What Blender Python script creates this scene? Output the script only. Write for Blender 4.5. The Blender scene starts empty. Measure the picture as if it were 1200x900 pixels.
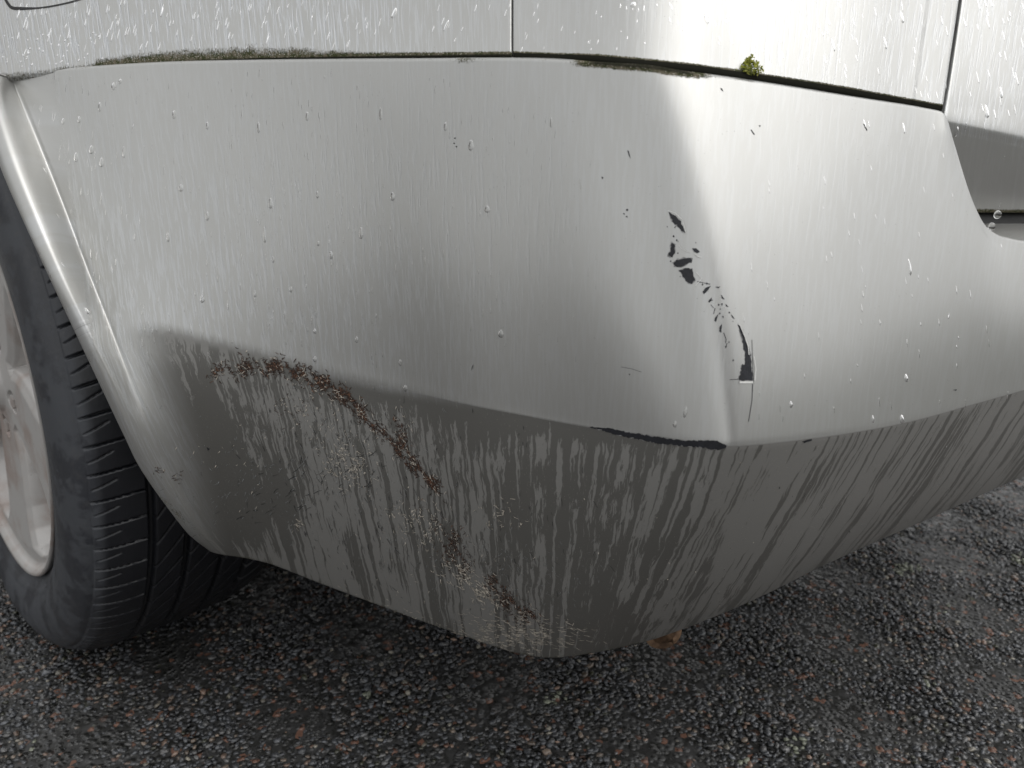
import bpy, bmesh, math, random
import numpy as np
from mathutils import Vector
from mathutils.bvhtree import BVHTree
random.seed(4); rng = np.random.default_rng(7)
S = bpy.context.scene; COL = S.collection
R = math.radians
# ------------------------------------------------------------------ camera
FPX, PITCH, YAW, CH = 910.0, R(16), R(44.75), 0.54      # focal length in photo pixels (1200 wide), tilt, heading, eye height
cam = bpy.data.cameras.new('camera'); camo = bpy.data.objects.new('camera', cam); COL.objects.link(camo)
cam.sensor_width = 36; cam.lens = FPX/1200*36; cam.clip_start = .02; cam.clip_end = 600
fw = np.array([-math.cos(YAW), math.sin(YAW), 0.]); up = np.array([0, 0, 1.])
RT = np.cross(fw, up); FD = fw*math.cos(PITCH)-up*math.sin(PITCH); UP = fw*math.sin(PITCH)+up*math.cos(PITCH)
C0 = np.array([0, 0, CH])
camo.location = C0
from mathutils import Matrix
camo.rotation_euler = Matrix(np.stack([RT, UP, -FD], 1).tolist()).to_euler()
S.camera = camo
cam.dof.use_dof = True; cam.dof.focus_distance = .56; cam.dof.aperture_fstop = 9
# ------------------------------------------------------------------ light
SUN_EL, SUN_AZ = R(55), R(-24)       # azimuth: compass direction the light comes from, measured from +X towards -Y
W = bpy.data.worlds.new('World'); S.world = W; W.use_nodes = True
nt = W.node_tree; nt.nodes.clear()
sky = nt.nodes.new('ShaderNodeTexSky'); sky.sky_type = 'NISHITA'; sky.sun_disc = False
sky.sun_elevation = SUN_EL; sky.sun_rotation = R(90)+SUN_AZ
sky.air_density = 1.2; sky.dust_density = 5; sky.ozone_density = 1
hs = nt.nodes.new('ShaderNodeHueSaturation'); hs.inputs['Saturation'].default_value = .22
bg = nt.nodes.new('ShaderNodeBackground'); bg.inputs[1].default_value = .14
out = nt.nodes.new('ShaderNodeOutputWorld')
cl = nt.nodes.new('ShaderNodeMix'); cl.data_type = 'RGBA'; cl.inputs[0].default_value = .75; cl.inputs[7].default_value = (5.08, 5.1, 5.07, 1)     # even cloud cover over the clear sky
nt.links.new(sky.outputs[0], hs.inputs['Color']); nt.links.new(hs.outputs[0], cl.inputs[6]); nt.links.new(cl.outputs[2], bg.inputs[0]); nt.links.new(bg.outputs[0], out.inputs[0])
sl = bpy.data.lights.new('sun', 'SUN'); sl.energy = .5;  sl.angle = R(60); sl.color = (1, .985, .96)
so = bpy.data.objects.new('sun', sl); COL.objects.link(so)
sd = Vector((math.cos(SUN_EL)*math.cos(SUN_AZ), -math.cos(SUN_EL)*math.sin(SUN_AZ), math.sin(SUN_EL)))
so.rotation_euler = sd.to_track_quat('Z', 'Y').to_euler(); so.location = (4, 2, 5)
S.view_settings.view_transform = 'Standard'; S.view_settings.look = 'None'
S.view_settings.exposure = 0.44; S.view_settings.gamma = 1
# ------------------------------------------------------------------ helpers
def P(x, y, d):                 # the point at horizontal distance d along the line of sight through photo pixel (x, y)
    v = RT*(x-600)/FPX-UP*(y-450)/FPX+FD
    return C0+v*d/math.hypot(v[0], v[1])
def pix(Q):
    Q = np.atleast_2d(Q)-C0; z = Q@FD
    return np.stack([600+FPX*(Q@RT)/z, 450-FPX*(Q@UP)/z], -1)
def link(name, me, mat=None, parent=None, smooth=True):
    o = bpy.data.objects.new(name, me); COL.objects.link(o)
    if mat:
        for m in (mat if isinstance(mat, (list, tuple)) else [mat]): me.materials.append(m)
    if parent: o.parent = parent
    if smooth: me.shade_smooth()
    return o
def empty(name, loc=(0, 0, 0)):
    o = bpy.data.objects.new(name, None); COL.objects.link(o); o.location = loc; o.empty_display_size = .1; return o
def tag(o, label=None, cat=None, kind=None, group=None):
    for k, v in (('label', label), ('category', cat), ('kind', kind), ('group', group)):
        if v: o[k] = v
    return o
def mesh(name, V, F):
    me = bpy.data.meshes.new(name)
    V = np.asarray(V, float)
    if isinstance(F, np.ndarray):
        n, k = F.shape
        me.vertices.add(len(V)); me.vertices.foreach_set('co', V.ravel())
        me.loops.add(n*k); me.loops.foreach_set('vertex_index', F.ravel().astype(np.int32))
        me.polygons.add(n); me.polygons.foreach_set('loop_start', np.arange(0, n*k, k, dtype=np.int32))
        me.polygons.foreach_set('loop_total', np.full(n, k, np.int32))
        me.update(calc_edges=True)
    else:
        me.from_pydata([tuple(v) for v in V], [], F); me.update()
    return me
def grid_faces(nu, nv, wrap=False):     # vertex index = i*nv + j
    i = np.arange(nu if wrap else nu-1)[:, None]; j = np.arange(nv-1)[None, :]
    i2 = (i+1) % nu
    return np.stack([i*nv+j, i2*nv+j, i2*nv+j+1, i*nv+j+1], -1).reshape(-1, 4)
def set_uv(me, uv):                     # uv per vertex
    l = me.uv_layers.new(name='flow'); vi = np.empty(len(me.loops), np.int32); me.loops.foreach_get('vertex_index', vi)
    l.data.foreach_set('uv', np.asarray(uv)[vi].ravel())
def set_col(me, name, c):
    a = me.attributes.new(name, 'FLOAT_COLOR', 'POINT'); c = np.asarray(c, float)
    if c.shape[1] == 3: c = np.hstack([c, np.ones((len(c), 1))])
    a.data.foreach_set('color', c.ravel())
def pchip(x, Y, xq):                    # monotone cubic interpolation of Y (n, k) along x
    x = np.asarray(x, float); Y = np.asarray(Y, float); h = np.diff(x)[:, None]; dl = np.diff(Y, axis=0)/h
    m = np.zeros_like(Y); w1 = 2*h[1:]+h[:-1]; w2 = h[1:]+2*h[:-1]
    ok = dl[:-1]*dl[1:] > 0
    den = np.where(ok, w1/np.where(ok, dl[:-1], 1)+w2/np.where(ok, dl[1:], 1), 1)
    m[1:-1] = np.where(ok, (w1+w2)/den, 0); m[0] = dl[0]; m[-1] = dl[-1]
    k = np.clip(np.searchsorted(x, xq, 'right')-1, 0, len(x)-2); hh = h[k]; t = ((xq-x[k])[:, None])/hh
    return (Y[k]*(1+2*t)*(1-t)**2+m[k]*hh*t*(1-t)**2+Y[k+1]*t*t*(3-2*t)+m[k+1]*hh*t*t*(t-1))
def catmull(x, Y, xq):                  # smooth (finite difference Hermite) interpolation
    x = np.asarray(x, float); Y = np.asarray(Y, float); h = np.diff(x)[:, None]; dl = np.diff(Y, axis=0)/h
    m = np.zeros_like(Y); m[1:-1] = (dl[:-1]*h[1:]+dl[1:]*h[:-1])/(h[1:]+h[:-1]); m[0] = dl[0]; m[-1] = dl[-1]
    k = np.clip(np.searchsorted(x, xq, 'right')-1, 0, len(x)-2); hh = h[k]; t = ((xq-x[k])[:, None])/hh
    return (Y[k]*(1+2*t)*(1-t)**2+m[k]*hh*t*(1-t)**2+Y[k+1]*t*t*(3-2*t)+m[k+1]*hh*t*t*(t-1))
def smoothstep(a, b, x): t = np.clip((x-a)/(b-a), 0, 1); return t*t*(3-2*t)
# ---- node helper
class N:
    def __init__(s, name):
        s.m = bpy.data.materials.new(name); s.m.use_nodes = True; s.t = s.m.node_tree; s.t.nodes.clear()
    def n(s, typ, **kw):
        nd = s.t.nodes.new('ShaderNode'+typ)
        for k, v in kw.items():
            if k.startswith('i_'):
                key = k[2:]; key = int(key) if key.isdigit() else key.replace('_', ' ')
                s.put(nd.inputs[key], v)
            else: setattr(nd, k, v)
        return nd
    def put(s, sock, v):
        if isinstance(v, bpy.types.NodeSocket): s.t.links.new(v, sock)
        elif isinstance(v, bpy.types.Node): s.t.links.new(v.outputs[0], sock)
        else:
            try: sock.default_value = v
            except Exception: sock.default_value = (*v, 1)
    def math(s, op, a, b=0., c=0.):
        nd = s.n('Math', operation=op); s.put(nd.inputs[0], a); s.put(nd.inputs[1], b)
        if op in ('MULTIPLY_ADD', 'SMOOTH_MIN'): s.put(nd.inputs[2], c)
        return nd.outputs[0]
    def ramp(s, v, a, b, lo=0., hi=1.):
        nd = s.n('MapRange', interpolation_type='SMOOTHSTEP'); s.put(nd.inputs[0], v)
        for i, q in zip((1, 2, 3, 4), (a, b, lo, hi)): s.put(nd.inputs[i], q)
        return nd.outputs[0]
    def mix(s, f, a, b, blend='MIX'):
        nd = s.n('Mix', data_type='RGBA', blend_type=blend)
        s.put(nd.inputs[0], f); s.put(nd.inputs[6], a); s.put(nd.inputs[7], b); return nd.outputs[2]
    def mixf(s, f, a, b):
        nd = s.n('Mix', data_type='FLOAT'); s.put(nd.inputs[0], f); s.put(nd.inputs[2], a); s.put(nd.inputs[3], b); return nd.outputs[0]
    def scale(s, vec, sx, sy, sz=1., off=(0, 0, 0)):
        nd = s.n('Mapping'); s.put(nd.inputs[0], vec); nd.inputs[3].default_value = (sx, sy, sz); nd.inputs[1].default_value = off; return nd.outputs[0]
    def noise(s, vec, sc, det=3, rough=.5, dist=0.):
        nd = s.n('TexNoise'); s.put(nd.inputs['Vector'], vec); nd.inputs['Scale'].default_value = sc
        nd.inputs['Detail'].default_value = det; nd.inputs['Roughness'].default_value = rough; nd.inputs['Distortion'].default_value = dist
        return nd.outputs[0]
    def vor(s, vec, sc, feat='F1', o='Distance', rnd=1.):
        nd = s.n('TexVoronoi', feature=feat); s.put(nd.inputs['Vector'], vec); nd.inputs['Scale'].default_value = sc
        nd.inputs['Randomness'].default_value = rnd
        return nd.outputs[o]
    def pbsdf(s, col, rough, metal=0., bump=None, bs=1., bd=.001, **kw):
        b = s.n('BsdfPrincipled'); s.put(b.inputs['Base Color'], col); s.put(b.inputs['Roughness'], rough); s.put(b.inputs['Metallic'], metal)
        if bump is not None:
            bn = s.n('Bump'); bn.inputs['Strength'].default_value = bs; bn.inputs['Distance'].default_value = bd; s.put(bn.inputs['Height'], bump)
            s.t.links.new(bn.outputs[0], b.inputs['Normal'])
        for k, v in kw.items(): s.put(b.inputs[k.replace('_', ' ')], v)
        o = s.n('OutputMaterial'); s.t.links.new(b.outputs[0], o.inputs[0]); return b
def simple(name, col, rough, metal=0., nsc=40, amt=.25, bumpd=.0005, **kw):
    s = N(name); co = s.n('TexCoord').outputs['Object']
    n1 = s.noise(co, nsc, 5, .6); c = s.mix(s.ramp(n1, .3, .7), tuple(x*(1-amt) for x in col), tuple(min(1, x*(1+amt)) for x in col))
    s.pbsdf(c, rough, metal, s.noise(co, nsc*4, 4, .6), 1, bumpd, **kw); return s.m
# ------------------------------------------------------------------ materials
def paint(name):
    """wet dirty silver metallic paint; uv 'flow' in metres (u along the panel, v down the run of the water);
    attribute 'wear': r grime and painted gap shade along seams, g dried dust and painted shade below creases, b clean wet patches"""
    s = N(name); uv = s.n('UVMap', uv_map='flow').outputs[0]
    at = s.n('Attribute', attribute_name='wear_shade'); sp = s.n('SeparateColor'); s.put(sp.inputs[0], at.outputs['Color'])
    g_seam, film_shade, clean = sp.outputs[0], sp.outputs[1], sp.outputs[2]
    # fine streaks (upper faces)
    fine = s.noise(s.scale(uv, 420, 34), 1, 5, .62, .35)
    fine2 = s.noise(s.scale(uv, 900, 120, 1, (3, 7, 0)), 1, 3, .6)
    cloud = s.noise(s.scale(uv, 9, 6, 1, (1, 2, 0)), 1, 4, .6)
    # water runs on the lower faces: long narrow dark runs, plus ragged wet patches where attribute b is high
    warp = s.noise(s.scale(uv, 34, 34), 1, 3, .6)
    wv = s.n('VectorMath', operation='MULTIPLY_ADD'); s.put(wv.inputs[0], s.n('CombineXYZ', i_0=warp, i_1=warp).outputs[0]); wv.inputs[1].default_value = (.009, .02, 0); s.put(wv.inputs[2], uv)
    long1 = s.noise(s.scale(wv.outputs[0], 185, 2.6, 1, (0, 4, 0)), 1, 1.5, .5)
    long2 = s.noise(s.scale(wv.outputs[0], 290, 8, 1, (5, 1, 0)), 1, 2, .5)
    p1 = s.noise(s.scale(wv.outputs[0], 120, 26, 1, (2, 4, 0)), 1, 5, .72)
    p2 = s.noise(s.scale(wv.outputs[0], 330, 50, 1, (7, 0, 0)), 1, 4, .7)
    patch = s.math('MULTIPLY_ADD', p1, .6, s.math('MULTIPLY', p2, .4))
    def stp(v, thr, soft): return s.ramp(s.math('SUBTRACT', v, thr), -soft, soft)
    cl2 = s.noise(s.scale(uv, 24, 11, 1, (4, 2, 0)), 1, 3, .6); jag = s.math('ADD', s.math('MULTIPLY', s.math('SUBTRACT', p2, .5), .20), s.math('MULTIPLY', s.math('SUBTRACT', cl2, .5), .42)); long1 = s.math('ADD', long1, jag); long2 = s.math('ADD', long2, jag)
    wet1 = stp(s.math('MULTIPLY_ADD', clean, .07, long1), .565, .012)
    wet2 = stp(s.math('MULTIPLY_ADD', clean, .06, long2), .62, .014)
    wet3 = stp(s.math('MULTIPLY_ADD', clean, .17, patch), .60, .012)
    wet = s.math('MAXIMUM', wet1, s.math('MAXIMUM', wet2, wet3))
    run3 = p2
    dry = s.math('MULTIPLY', s.math('SUBTRACT', 1., wet), film_shade)
    cm = s.math('MULTIPLY', s.math('MULTIPLY_ADD', clean, .9, .18), s.ramp(cloud, .25, .7, .5, 1.))
    base = s.mix(s.math('MULTIPLY', s.ramp(fine, .46, .58), cm), (.49, .49, .475), (.60, .615, .63))
    base = s.mix(s.math('MULTIPLY', s.ramp(cloud, .35, .7), .3), base, (.47, .47, .455))
    wet_shaded = s.mix(film_shade, base, (.148, .145, .135))  # faces below the crease painted darker, standing in for ground reflection
    c = s.mix(dry, wet_shaded, (.262, .258, .246))
    # specks
    sp1 = s.vor(s.scale(uv, 1, 1), 330); sp2 = s.noise(s.scale(uv, 30, 30), 1, 2)
    speck = s.math('MULTIPLY', s.ramp(sp1, .10, .05), s.ramp(sp2, .52, .62))
    c = s.mix(s.math('MULTIPLY', speck, .55), c, (.06, .055, .045))
    sp3 = s.vor(s.scale(uv, 1, 1, 1, (.3, .2, 0)), 520); speck2 = s.math('MULTIPLY', s.math('MULTIPLY', s.ramp(sp3, .14, .06), film_shade), s.ramp(sp2, .45, .55))
    c = s.mix(s.math('MULTIPLY', speck2, .5), c, (.62, .58, .50))
    # seam grime, ragged edge; gap shade painted near-black on the lip
    gn = s.noise(s.scale(uv, 700, 450), 1, 4, .7); gn2 = s.noise(s.scale(uv, 60, 90), 1, 3, .6)
    gr = s.ramp(s.math('ADD', g_seam, s.math('MULTIPLY_ADD', gn, .9, s.math('MULTIPLY', gn2, .5))), 1.05, 1.38)
    gcol = s.mix(s.ramp(s.noise(s.scale(uv, 260, 200), 1, 3), .4, .6), (.055, .06, .03), (.14, .125, .09))
    gcol = s.mix(s.ramp(s.noise(s.scale(uv, 900, 900), 1, 2), .58, .68), gcol, (.42, .40, .34))
    gcol = s.mix(s.ramp(g_seam, .8, 1.), gcol, (.02, .02, .016))
    c = s.mix(gr, c, gcol)
    metal = s.math('MULTIPLY', s.mixf(film_shade, .62, .35), s.math('SUBTRACT', 1, gr))
    metal = s.mixf(dry, metal, .28)
    rough = s.mixf(gr, s.mixf(dry, s.mixf(film_shade, .31, .30), .44), .9)
    # relief: thin water runs, dust
    h = s.math('ADD', s.math('MULTIPLY', s.ramp(fine, .50, .66), .55), s.math('MULTIPLY', fine2, .30))
    h = s.mixf(film_shade, h, s.math('MULTIPLY_ADD', dry, .5, s.math('MULTIPLY', run3, .4)))
    h = s.math('ADD', h, s.math('MULTIPLY', s.math('MULTIPLY', gr, gn), 3.))
    s.pbsdf(c, rough, metal, s.math('MULTIPLY', h, s.mixf(film_shade, s.math('MULTIPLY_ADD', clean, 3.0, .35), 1.)), .8, .00010, Coat_Weight=s.math('MULTIPLY', s.math('SUBTRACT', 1, gr), .22), Coat_Roughness=.13, Specular_IOR_Level=s.math('MULTIPLY', s.math('SUBTRACT', 1, gr), .5))
    return s.m
M_paint = paint('wet_silver_paint')
M_black = simple('black_trim', (.012, .012, .013), .5)
M_chip = simple('bare_black_plastic', (.010, .011, .016), .42, nsc=300, bumpd=.0002)
M_primer = simple('scraped_primer', (.30, .30, .30), .6, nsc=400, amt=.4)
M_edge = simple('lifted_paint_edge', (.66, .66, .64), .5)
M_under = simple('dark_underbody', (.012, .011, .010), .8, nsc=20)
M_rust = simple('rusty_pipe', (.30, .19, .12), .6, .2, nsc=90, amt=.5)
def tyre_mat():
    s = N('wet_dusty_rubber'); co = s.n('TexCoord').outputs['Object']
    a = s.noise(co, 26, 6, .65); b = s.noise(co, 120, 4, .6)
    wet = s.ramp(a, .46, .56)
    c = s.mix(wet, (.070, .075, .085), (.043, .046, .054)); c = s.mix(s.math('MULTIPLY', s.ramp(b, .5, .75), .4), c, (.085, .085, .088))
    sx = s.n('SeparateXYZ'); s.put(sx.inputs[0], co); tr = s.ramp(sx.outputs[1], .017, .026); c = s.mix(tr, c, (.016, .017, .021))
    s.pbsdf(c, s.mixf(tr, s.mixf(wet, .62, .38), .34), 0, b, 1, .0003); return s.m
M_tyre = tyre_mat()
def rim_mat(name, col, dirt):
    s = N(name); co = s.n('TexCoord').outputs['Object']
    a = s.noise(co, 18, 5, .6); b = s.vor(co, 160)
    c = s.mix(s.math('MULTIPLY', s.ramp(a, .45, .7), dirt), col, (.34, .22, .17))
    c = s.mix(s.math('MULTIPLY', s.ramp(b, .13, .06), s.ramp(s.noise(co, 60, 2), .55, .62)), c, (.08, .05, .035))
    s.pbsdf(c, .42, .2, s.noise(co, 300, 3), .5, .0003); return s.m
M_rim = rim_mat('wet_silver_alloy', (.58, .565, .55), .6); M_barrel = rim_mat('brake_dusted_alloy', (.50, .42, .38), .8)
def water_mat():
    s = N('clear_water'); b = s.pbsdf((1, 1, 1), .02, 0, Transmission_Weight=1., IOR=1.33); return s.m
M_water = water_mat()
def stone_mat():
    s = N('wet_stone_chips'); at = s.n('Attribute', attribute_name='tint'); co = s.n('TexCoord').outputs['Object']
    n1 = s.noise(co, 500, 4, .6); c = s.mix(s.ramp(n1, .3, .7, .0, .6), at.outputs['Color'], (.03, .03, .03))
    s.pbsdf(c, s.ramp(s.noise(co, 40, 3), .35, .65, .32, .6), 0, n1, 1, .0006, Coat_Weight=.9, Coat_Roughness=.13); return s.m
M_stone = stone_mat()
def asphalt_mat():
    s = N('wet_asphalt'); co = s.n('TexCoord').outputs['Object']
    v = s.vor(co, 150); vc = s.vor(co, 150, o='Color'); sp = s.n('SeparateColor'); s.put(sp.inputs[0], vc)
    n = s.noise(co, 40, 6, .7)
    c = s.mix(sp.outputs[0], (.026, .026, .024), (.07, .07, .07)); c = s.mix(s.ramp(sp.outputs[1], .93, .95), c, (.20, .11, .08))
    c = s.mix(s.ramp(n, .62, .72), c, (.07, .075, .04))
    s.pbsdf(c, s.ramp(n, .4, .6, .2, .45), 0, s.math('MULTIPLY', s.ramp(v, .6, .1), 1.), 1, .003); return s.m
M_asph = asphalt_mat()
# ------------------------------------------------------------------ ground
g = 60.
gv = [(-g, -g, 0), (g, -g, 0), (g, g, 0), (-g, g, 0)]
o = link('asphalt', mesh('asphalt', gv, [(0, 1, 2, 3)]), M_asph, smooth=False); tag(o, kind='structure')
def stones():
    bm = bmesh.new(); bmesh.ops.create_icosphere(bm, subdivisions=1, radius=1)
    sv = np.array([v.co[:] for v in bm.verts]); sf = np.array([[v.index for v in f.verts] for f in bm.faces]); bm.free()
    step = .0060; xs = np.arange(-2.3, .25, step); ys = np.arange(-.15, 2.6, step)
    X, Y = np.meshgrid(xs, ys); X = X.ravel(); Y = Y.ravel()
    X += rng.uniform(-.5, .5, len(X))*step*1.1; Y += rng.uniform(-.5, .5, len(Y))*step*1.1
    Q = np.stack([X, Y, np.zeros(len(X))], 1); z = (Q-C0)@FD; pp = pix(Q)
    d = np.hypot(X, Y)
    keep = (z > .2) & (pp[:, 0] > -190) & (pp[:, 0] < 1390) & (pp[:, 1] < 1060) & (pp[:, 1] > 380)
    keep &= (rng.random(len(X)) < np.clip(1.55-.5*d, .25, 1))
    X, Y = X[keep], Y[keep]; n = len(X); print('stones', n)
    r = rng.uniform(.0018, .0038, n)*np.where(rng.random(n) < .06, 1.35, 1)*np.clip(.8+.25*np.hypot(X, Y), 1, 1.4)
    a = rng.uniform(0, math.tau, n); ca, sa = np.cos(a), np.sin(a)
    st = rng.uniform(.75, 1.35, n); fl = rng.uniform(.32, .6, n)
    V = sv[None]*(1+rng.uniform(-.28, .28, (n, len(sv), 1)))
    x = V[..., 0]*(r*st)[:, None]; y = V[..., 1]*(r/st)[:, None]; zz = V[..., 2]*(r*fl)[:, None]
    tx = rng.uniform(-.4, .4, n)[:, None]; zz = zz+x*tx
    VX = x*ca[:, None]-y*sa[:, None]+X[:, None]; VY = x*sa[:, None]+y*ca[:, None]+Y[:, None]
    und = .0012*np.sin(X*31+Y*17)+.001*np.sin(X*11-Y*43)
    VZ = zz+(und+rng.uniform(-.0013, .0009, n))[:, None]
    V = np.stack([VX, VY, VZ], -1).reshape(-1, 3)
    F = (sf[None]+(np.arange(n)*len(sv))[:, None, None]).reshape(-1, 3)
    me = mesh('stone_chips', V, F)
    pal = np.array([(.058, .062, .070), (.036, .038, .042), (.085, .090, .100), (.105, .104, .104), (.19, .125, .092), (.15, .115, .088), (.24, .22, .18), (.030, .031, .016)])
    k = rng.choice(len(pal), n, p=[.27, .25, .20, .12, .045, .055, .025, .035])
    # pale lichen spots
    lich = np.zeros(n, bool); Q = np.stack([X, Y, 0*X], 1); pp = pix(Q)
    for (lx, ly, rx, ry) in ((652, 818, 12, 9), (1062, 667, 17, 8), (1115, 712, 20, 7), (933, 874, 14, 10), (1195, 655, 10, 7), (160, 738, 18, 6), (40, 875, 12, 8), (870, 890, 12, 7), (430, 815, 6, 5), (1090, 802, 9, 6)):
        lich |= (((pp[:, 0]-lx)/rx)**2+((pp[:, 1]-ly)/ry)**2 < 1) & (rng.random(n) < .8)
    tint = pal[k]*rng.uniform(.8, 2.0, (n, 1)); tint[lich] = np.array([.30, .32, .24])*rng.uniform(.7, 1.2, (lich.sum(), 1))
    set_col(me, 'tint', np.repeat(tint, len(sv), 0))
    o = link('stone_chips', me, M_stone); tag(o, 'wet grey and pinkish stone chips of the coarse asphalt under the car', kind='stuff')
stones()
# ------------------------------------------------------------------ the car
car = empty('car', (-1.0, .9, 0))
tag(car, 'wet dirty silver car seen at its scuffed rear bumper corner, rear wheel at the left', 'car')
CI = -np.array(car.location)
def carpart(name, me, mat, parent=None, smooth=True):
    o = link(name, me, mat, None, smooth); p = parent or car; o.parent = p
    if p == car: o.location = CI
    return o
# ---- bumper skin
top_y = lambda x: np.interp(x, [-60, 12, 40, 100, 200, 300, 400, 600, 700, 768, 800, 880, 960, 1040, 1108], [93, 88, 85, 80, 74, 72, 71, 70, 74.5, 80, 85, 96, 108, 121, 133])
top_d = lambda x: np.interp(x, [12, 40, 100, 200, 300, 400, 500, 600, 700, 755, 800, 900, 1000, 1108, 1200, 1350], [.775, .762, .73, .685, .64, .597, .557, .522, .495, .487, .493, .527, .573, .637, .705, .83])
cr_y = lambda x: np.interp(x, [165, 225, 300, 385, 470, 560, 650, 745, 800, 850, 880, 940, 1010, 1080, 1150, 1200, 1300, 1400], [414, 409, 420, 440, 455, 475, 492, 507, 515, 522, 521, 515, 505, 491, 471, 457, 425, 390])
cr_d = lambda x: np.interp(x, [150, 250, 370, 450, 560, 700, 790, 850, 900, 1000, 1100, 1200, 1350], [.655, .63, .59, .56, .51, .463, .440, .434, .446, .495, .565, .65, .82])
bt_x = lambda x: np.interp(x, [165, 225, 300, 385, 470, 560, 650, 745, 800, 850, 880, 940, 1010, 1080, 1150, 1200, 1300, 1400], [282, 310, 365, 440, 512, 582, 640, 690, 715, 740, 760, 812, 885, 960, 1040, 1100, 1215, 1330])
bt_y = lambda x: np.interp(x, [262, 300, 400, 500, 600, 640, 700, 760, 820, 880, 980, 1100, 1200, 1330], [651, 655, 693, 730, 765, 771, 765, 751, 730, 705, 655, 603, 557, 500])
bt_d = lambda x: np.interp(x, [262, 300, 400, 500, 600, 640, 700, 760, 880, 980, 1100, 1200, 1330], [.672, .655, .61, .565, .522, .507, .495, .493, .51, .56, .63, .70, .83])
ARCH = [(0, -32, 92, .762), (.3, 0, 195, .712), (.5, 30, 265, .686), (.7, 60, 330, .668), (1, 100, 415, .655), (1.3, 145, 510, .650), (1.5, 165, 550, .652), (1.7, 200, 600, .660), (1.85, 222, 627, .668), (2, 246, 646, .676)]
EDGE = [(0, -14, 90, .752), (.3, 17, 187, .702), (.5, 46, 257, .676), (.7, 74, 322, .659), (1, 112, 408, .647), (1.3, 153, 506, .644), (1.5, 173, 547, .648), (1.7, 206, 598, .657), (1.85, 229, 627, .665), (2, 254, 649, .674)]
STEP = [(0, 12, 88, .776), (.3, 44, 165, .737), (.5, 74, 240, .712), (.7, 101, 312, .690), (1, 136, 402, .664), (1.3, 166, 500, .655), (1.5, 188, 545, .657), (1.7, 214, 596, .663), (1.85, 238, 628, .668), (2, 266, 651.5, .672)]
VS = np.concatenate([np.linspace(0, .02, 5)[:-1], np.linspace(.02, .95, 80)[:-1], np.linspace(.95, 1.05, 17)[:-1], np.linspace(1.05, 1.97, 90)[:-1], np.linspace(1.97, 2, 5)])
def line_col(L):
    L = np.array(L); return catmull(L[:, 0], np.array([P(*r[1:]) for r in L]), VS)
def gen_col(tx, cx, ty=None, td=None, bulge=.006):
    a = P(tx, top_y(tx) if ty is None else ty, top_d(tx) if td is None else td); b = P(cx, cr_y(cx), cr_d(cx))
    bx = float(bt_x(cx)); c = P(bx, bt_y(bx), bt_d(bx))
    ov = b-C0; ov[2] = 0; ov = -ov/np.linalg.norm(ov)          # outward, roughly
    w = VS[:, None]; t1 = np.clip(w, 0, 1); t2 = np.clip(w-1, 0, 1)
    q = np.where(w <= 1, a+(b-a)*t1+ov*bulge*4*t1*(1-t1), b+(c-b)*t2+ov*(.012*4*t2*(1-t2)))
    q[:, 2] += np.where(VS > 1, -.004*4*(t2*(1-t2))[:, 0], 0)
    return q
EDGE = [(v_, x_, y_, d_-.003) for v_, x_, y_, d_ in EDGE]; STEP = [(v_, x_, y_, d_+.004*(v_ < 1.6)) for v_, x_, y_, d_ in STEP]
arch = line_col(ARCH); cols = [arch+np.array([-.032, .016, 0]), arch+np.array([-.001, .006, 0]), arch, line_col(EDGE), line_col(STEP)]
keys = [-46, -40, -34, -14, 12]; cols.append(.80*cols[-1]+.20*gen_col(40, 165, bulge=.002)); keys.append(16.5)
for tx, cx, bu in ((40, 165, .002), (100, 225, .005), (200, 300, .006), (300, 385, .006), (400, 470, .006), (500, 560, .006), (600, 650, .006), (690, 745, .005), (742, 800, .001), (768, 850, .003), (800, 880, .006), (880, 940, .007), (960, 1010, .007), (1040, 1080, .007), (1106, 1150, .007)):
    cols.append(gen_col(tx, cx, bulge=bu)); keys.append(tx)
for tx, ty, td, cx in ((1118, 167, .640, 1160), (1131, 210, .640, 1170), (1144, 245, .645, 1182), (1158, 268, .655, 1196), (1176, 279, .668, 1214), (1215, 286, .70, 1260), (1350, 292, .83, 1390)):
    cols.append(gen_col(tx, cx, ty, td, .006)); keys.append(keys[-1]+(10 if tx < 1180 else tx-keys[-1] if tx > 1200 else 18))
last = cols[-1]
for k, (dx, dy) in enumerate(((.02, .25), (.01, .55), (-.02, .85), (-.12, 1.15), (-.30, 1.27))):
    cols.append(last+np.array([dx, dy, 0])); keys.append(keys[-1]+(200, 240, 240, 240, 160)[k])
wb = smoothstep(.75, 1.35, VS)[:, None]*.85; cols[4] = cols[4]*(1-wb)+(.5*cols[3]+.5*cols[6])*wb; cols[5] = .8*cols[4]+.2*cols[6]
cols = np.array(cols); keys = np.array(keys, float)
kq = np.unique(np.concatenate([np.linspace(-46, 12, 30), np.linspace(8, 22, 15), np.linspace(12, 1108, 330), np.linspace(1108, 1400, 120), np.linspace(1400, keys[-1], 40)]))
nv = len(VS); B = pchip(keys, cols.reshape(len(keys), -1), kq).reshape(len(kq), nv, 3)
# crease softness: almost sharp at the corner, fading out towards the wheel
w_soft = np.interp(kq, [0, 180, 330, 450, 560], [1, 1, .55, .1, 0])
B0 = B.copy()
for it in range(260):
    Bn = B.copy(); Bn[:, 1:-1] = (B[:, :-2]+2*B[:, 1:-1]+B[:, 2:])/4
    B += (Bn-B)*(w_soft*(1 if it > 3 else 1))[:, None, None]*np.exp(-((VS-1)/.16)**2)[None, :, None]
for it in range(5):
    Bn = B.copy(); Bn[:, 1:-1] = (B[:, :-2]+2*B[:, 1:-1]+B[:, 2:])/4; B += (Bn-B)*np.exp(-((VS-1)/.03)**2)[None, :, None]
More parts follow.
